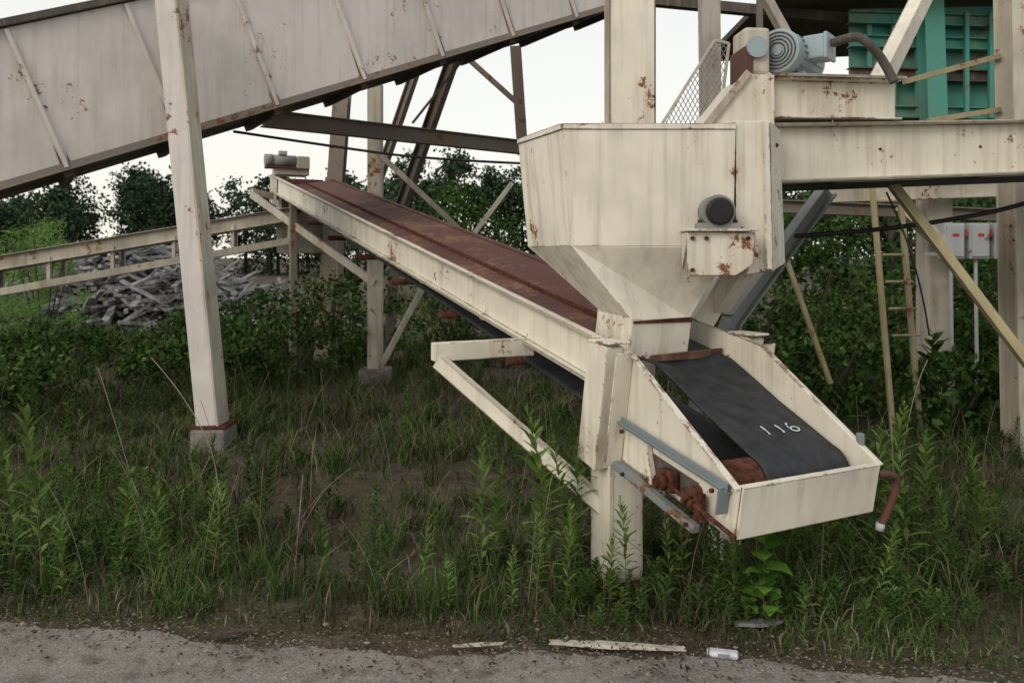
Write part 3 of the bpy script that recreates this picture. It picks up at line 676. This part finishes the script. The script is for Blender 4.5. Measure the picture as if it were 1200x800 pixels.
def place(variants,pts,name,leafm,parent=None):
    Vs=[];S=[];Q=[];T=[];o=0
    for (x,y,sc,rot,tilt) in pts:
        v,s,q,t=variants[rng.integers(len(variants))]
        c_,s_=math.cos(rot),math.sin(rot); vv=v*sc; w=vv.copy(); w[:,0]=vv[:,0]*c_-vv[:,1]*s_+tilt*vv[:,2]; w[:,1]=vv[:,0]*s_+vv[:,1]*c_
        w+=np.array([x,y,float(gz(np.array(x),np.array(y)))]); Vs.append(w); S.append(s+o);Q.append(q+o);T.append(t+o); o+=len(v)
    return npmesh(name,np.concatenate(Vs),[np.concatenate(S),np.concatenate(Q),np.concatenate(T)],['stem',leafm],parent,[0,1,1])
VT=[weed(1.0,n,.125,.024,.22) for n in(56,64,72,60,50,68)]
VS=[weed(1.0,n,.26,.075,.3) for n in(22,28,34)]
TP_=[(-2.33,3.95,1.02),(-2.05,4.15,.62),(-1.80,4.05,.58),(-1.48,4.0,.56),(-1.60,4.2,.50),(-2.55,4.1,.8),(-2.15,3.8,.5),
 (-.16,4.0,.82),(-.10,4.2,.6),(.20,3.95,.98),(.30,4.0,.80),(.25,3.72,.55),(.36,4.15,.75),(.55,3.85,.55),(.12,3.8,.5),(.45,3.75,.42),(.78,3.85,.45),(.86,3.95,.62),(1.02,3.7,.42),(1.12,3.8,.5),
 (1.62,4.05,.5),(1.85,4.1,.82),(1.98,3.95,.75),(2.15,4.2,.8),(2.35,4.0,.6),(2.05,4.3,.92),(2.5,4.3,.7),(1.72,3.75,.45),(-.45,3.9,.42),(-.75,4.1,.4),(.0,3.7,.35),(.62,4.4,.5),(-.3,3.75,.3),(1.4,4.4,.6)]
for i,(x,y,h) in enumerate(TP_):
    place([VT[i%len(VT)]],[(x,y,h,random.uniform(0,6),random.uniform(-.10,.10))],'goldenrod_plant' if i==0 else 'goldenrod_plant.%03d'%i,'weed')
def scatter(n,y0,y1,thr,s0,s1):
    X,Y=fieldpts(n,y0,y1,.7,.6); k=(dens(X+5,Y*1.2)>thr)&(Y>EB+.22-.105*X)&(rng.uniform(0,1,n)<bare(X,Y))
    return [(x,y,random.uniform(s0,s1),random.uniform(0,6.3),random.uniform(-.12,.12)) for x,y in zip(X[k],Y[k])]
place(VT,scatter(460,3.8,13,.42,.2,.55),'weed_patch','weeddark')
place(VS,scatter(1900,3.55,9,.42,.06,.22),'weed_undergrowth','weeddark')
place(VS,scatter(900,3.6,8,.55,.05,.2),'weed_seedlings','weed')
place(VS,[(random.uniform(2,12),random.uniform(7,13),random.uniform(.5,1.0),random.uniform(0,6),0) for _ in range(160)],'tall_weeds','weeddark')
place(VS,[(random.uniform(-10,-3),random.uniform(8.5,12),random.uniform(.25,.6),random.uniform(0,6),0) for _ in range(130)],'tall_weeds.001','weeddark')
VB=[weed(1.0,12,.26,.19,.55)]
place(VB,[(1.14,3.62,.46,0,.03),(1.20,3.66,.30,2,-.05),(1.08,3.64,.22,4,.1)],'pokeweed_plant','broad')
DS=empty('dry_stalks')
for p in ([(-1.55,4.1,0),(-1.45,4.05,.5),(-1.62,4.05,.95),(-1.86,4.1,1.18)],[(1.98,4.1,0),(1.97,4.1,.6),(1.93,4.1,1.22)],[(1.55,4.0,0),(1.57,4.0,.5)],[(.08,3.9,0),(.12,3.9,.45)],[(-1.1,4.0,0),(-1.05,4.0,.6)],
          [(-2.3,5.0,0),(-2.5,5,.7),(-2.6,5,1.0)],[(2.2,4.6,0),(2.25,4.6,.8),(2.4,4.6,1.1)]):
    tube('stalk',p,.0028,'dry',DS)
for k in range(190):
    y=random.uniform(3.8,9); x=random.uniform(-.7,.7)*y; h=random.uniform(.2,.65); l=random.gauss(0,.15)
    tube('stalk',[(x,y,0),(x+l*.3,y,h*.6),(x+l,y+random.gauss(0,.1),h)],.0015,'dry' if k%3 else 'bark',DS)
# ---------------------------------------------------------------- litter
def chunk(nm,c,L,w,h,yaw,mat,pitch=0):
    n=9; v=[];
    for i in range(n):
        f=i/(n-1); ww=w*(1-abs(f-.45)*1.1)*random.uniform(.75,1.2)+.004; hh3=h*random.uniform(.6,1)
        x=(f-.5)*L
        for a,b in((-1,0),(1,0),(.8,1),(-.7,1)):
            px,py=x+random.gauss(0,.006),a*ww/2
            v.append((c[0]+px*math.cos(yaw)-py*math.sin(yaw),c[1]+px*math.sin(yaw)+py*math.cos(yaw),c[2]+b*hh3+pitch*x))
    f=[[3,2,1,0],[4*(n-1)+k for k in range(4)]]+[[4*i+k,4*i+(k+1)%4,4*i+4+(k+1)%4,4*i+4+k] for i in range(n-1) for k in range(4)]
    return pymesh(nm,v,f,mat)
chunk('broken_plank',(.45,3.43,.02),.58,.045,.015,-.10,'palewood')
chunk('broken_plank.001',(-.15,3.44,.02),.22,.02,.010,.1,'palewood')
chunk('broken_plank.002',(1.12,3.62,.03),.22,.06,.015,.1,'wood')
chunk('dark_stick',(-1.25,3.53,.02),.26,.03,.02,.35,'bark')
CN=empty('crushed_can'); box('can_body',(.89,3.35,.030),(.12,.05,.026),'can',CN,yaw=-.25,bevel=.010); box('can_label',(.885,3.325,.032),(.05,.004,.016),'bluepost',CN,yaw=-.25)
cyl('can_rim',(.828,3.365,.030),(.824,3.366,.030),.016,'can',CN,16)
sv=[];sf=[]
for i in range(2600):
    x=random.uniform(-2.7,2.9); y=road_edge(x)+random.gauss(.02,.09)
    if random.random()<.35: y=road_edge(x)-abs(random.gauss(0,.4))
    if y<2.3: continue
    r=random.uniform(.002,.007)*(2.4 if random.random()<.05 else 1); b0=len(sv)
    for dx,dy,dz in((1,0,0),(-1,0,0),(0,1,0),(0,-1,0),(0,0,1)): sv.append((x+dx*r*random.uniform(.6,1.3),y+dy*r*random.uniform(.6,1.3),.016+dz*r*random.uniform(.4,.9)))
    sf+=[[b0,b0+2,b0+4],[b0+2,b0+1,b0+4],[b0+1,b0+3,b0+4],[b0+3,b0,b0+4]]
pymesh('gravel',sv,sf,'stone')
lv=[];lf=[]
for i in range(4200):
    x=random.uniform(-2.8,3); y=road_edge(x)+random.gauss(.08,.17); r=random.uniform(.005,.018); t=random.uniform(0,6.3); b0=len(lv)
    z=.02+random.uniform(0,.02)
    for a,b in((1,0),(0,.3),(-1,0),(0,-.3)): lv.append((x+r*(a*math.cos(t)-b*math.sin(t)),y+r*(a*math.sin(t)+b*math.cos(t)),z+random.uniform(-.004,.006)))
    lf.append([b0,b0+1,b0+2,b0+3])
pymesh('leaf_litter',lv,lf,'litter')

# ---------------------------------------------------------------- light, sky, camera
w=bpy.data.worlds.new('World'); scene.world=w; w.use_nodes=True; nt=w.node_tree; nt.nodes.clear(); b=NB(nt)
SE,SR=math.radians(30),math.radians(-140)
sk=nt.nodes.new('ShaderNodeTexSky'); sk.sky_type='NISHITA'; sk.sun_disc=False; sk.sun_elevation=SE; sk.sun_rotation=SR
sk.air_density=1.0; sk.dust_density=3.5; sk.ozone_density=.8
# high thin cloud veil: warmer and brighter low down, cooler overhead
tc=b.n('ShaderNodeTexCoord'); sp=b.n('ShaderNodeSeparateXYZ'); b.l(tc.outputs['Generated'],sp.inputs[0])
vc=b.mix(b.ramp(sp.outputs['Z'],[(0,0),(.45,1)]),(9.3,9.0,8.0),(8.0,8.05,7.9))
veil=b.mix(.78,sk.outputs[0],vc)
bg=nt.nodes.new('ShaderNodeBackground'); bg.inputs[1].default_value=.130
ow=nt.nodes.new('ShaderNodeOutputWorld'); nt.links.new(veil,bg.inputs[0]); nt.links.new(bg.outputs[0],ow.inputs[0])
sun=bpy.data.lights.new('sun','SUN'); sun.energy=1.15; sun.angle=math.radians(25); sun.color=(1,.94,.85)
so=bpy.data.objects.new('sun',sun); link(so)
sd_=Vector((math.sin(SR)*math.cos(SE),math.cos(SR)*math.cos(SE),math.sin(SE)))
so.rotation_euler=sd_.to_track_quat('Z','Y').to_euler(); so.location=(0,0,20)
cam=bpy.data.cameras.new('camera'); cam.lens=28; cam.sensor_width=36; cam.shift_y=-100/1200; cam.clip_end=2000; cam.clip_start=.05
cam.dof.use_dof=True; cam.dof.focus_distance=4.2; cam.dof.aperture_fstop=4.5
co=bpy.data.objects.new('camera',cam); co.location=(0,0,1.7); co.rotation_euler=(math.radians(90),0,0); link(co); scene.camera=co
scene.view_settings.view_transform='Standard'; scene.view_settings.look='None'; scene.view_settings.exposure=0
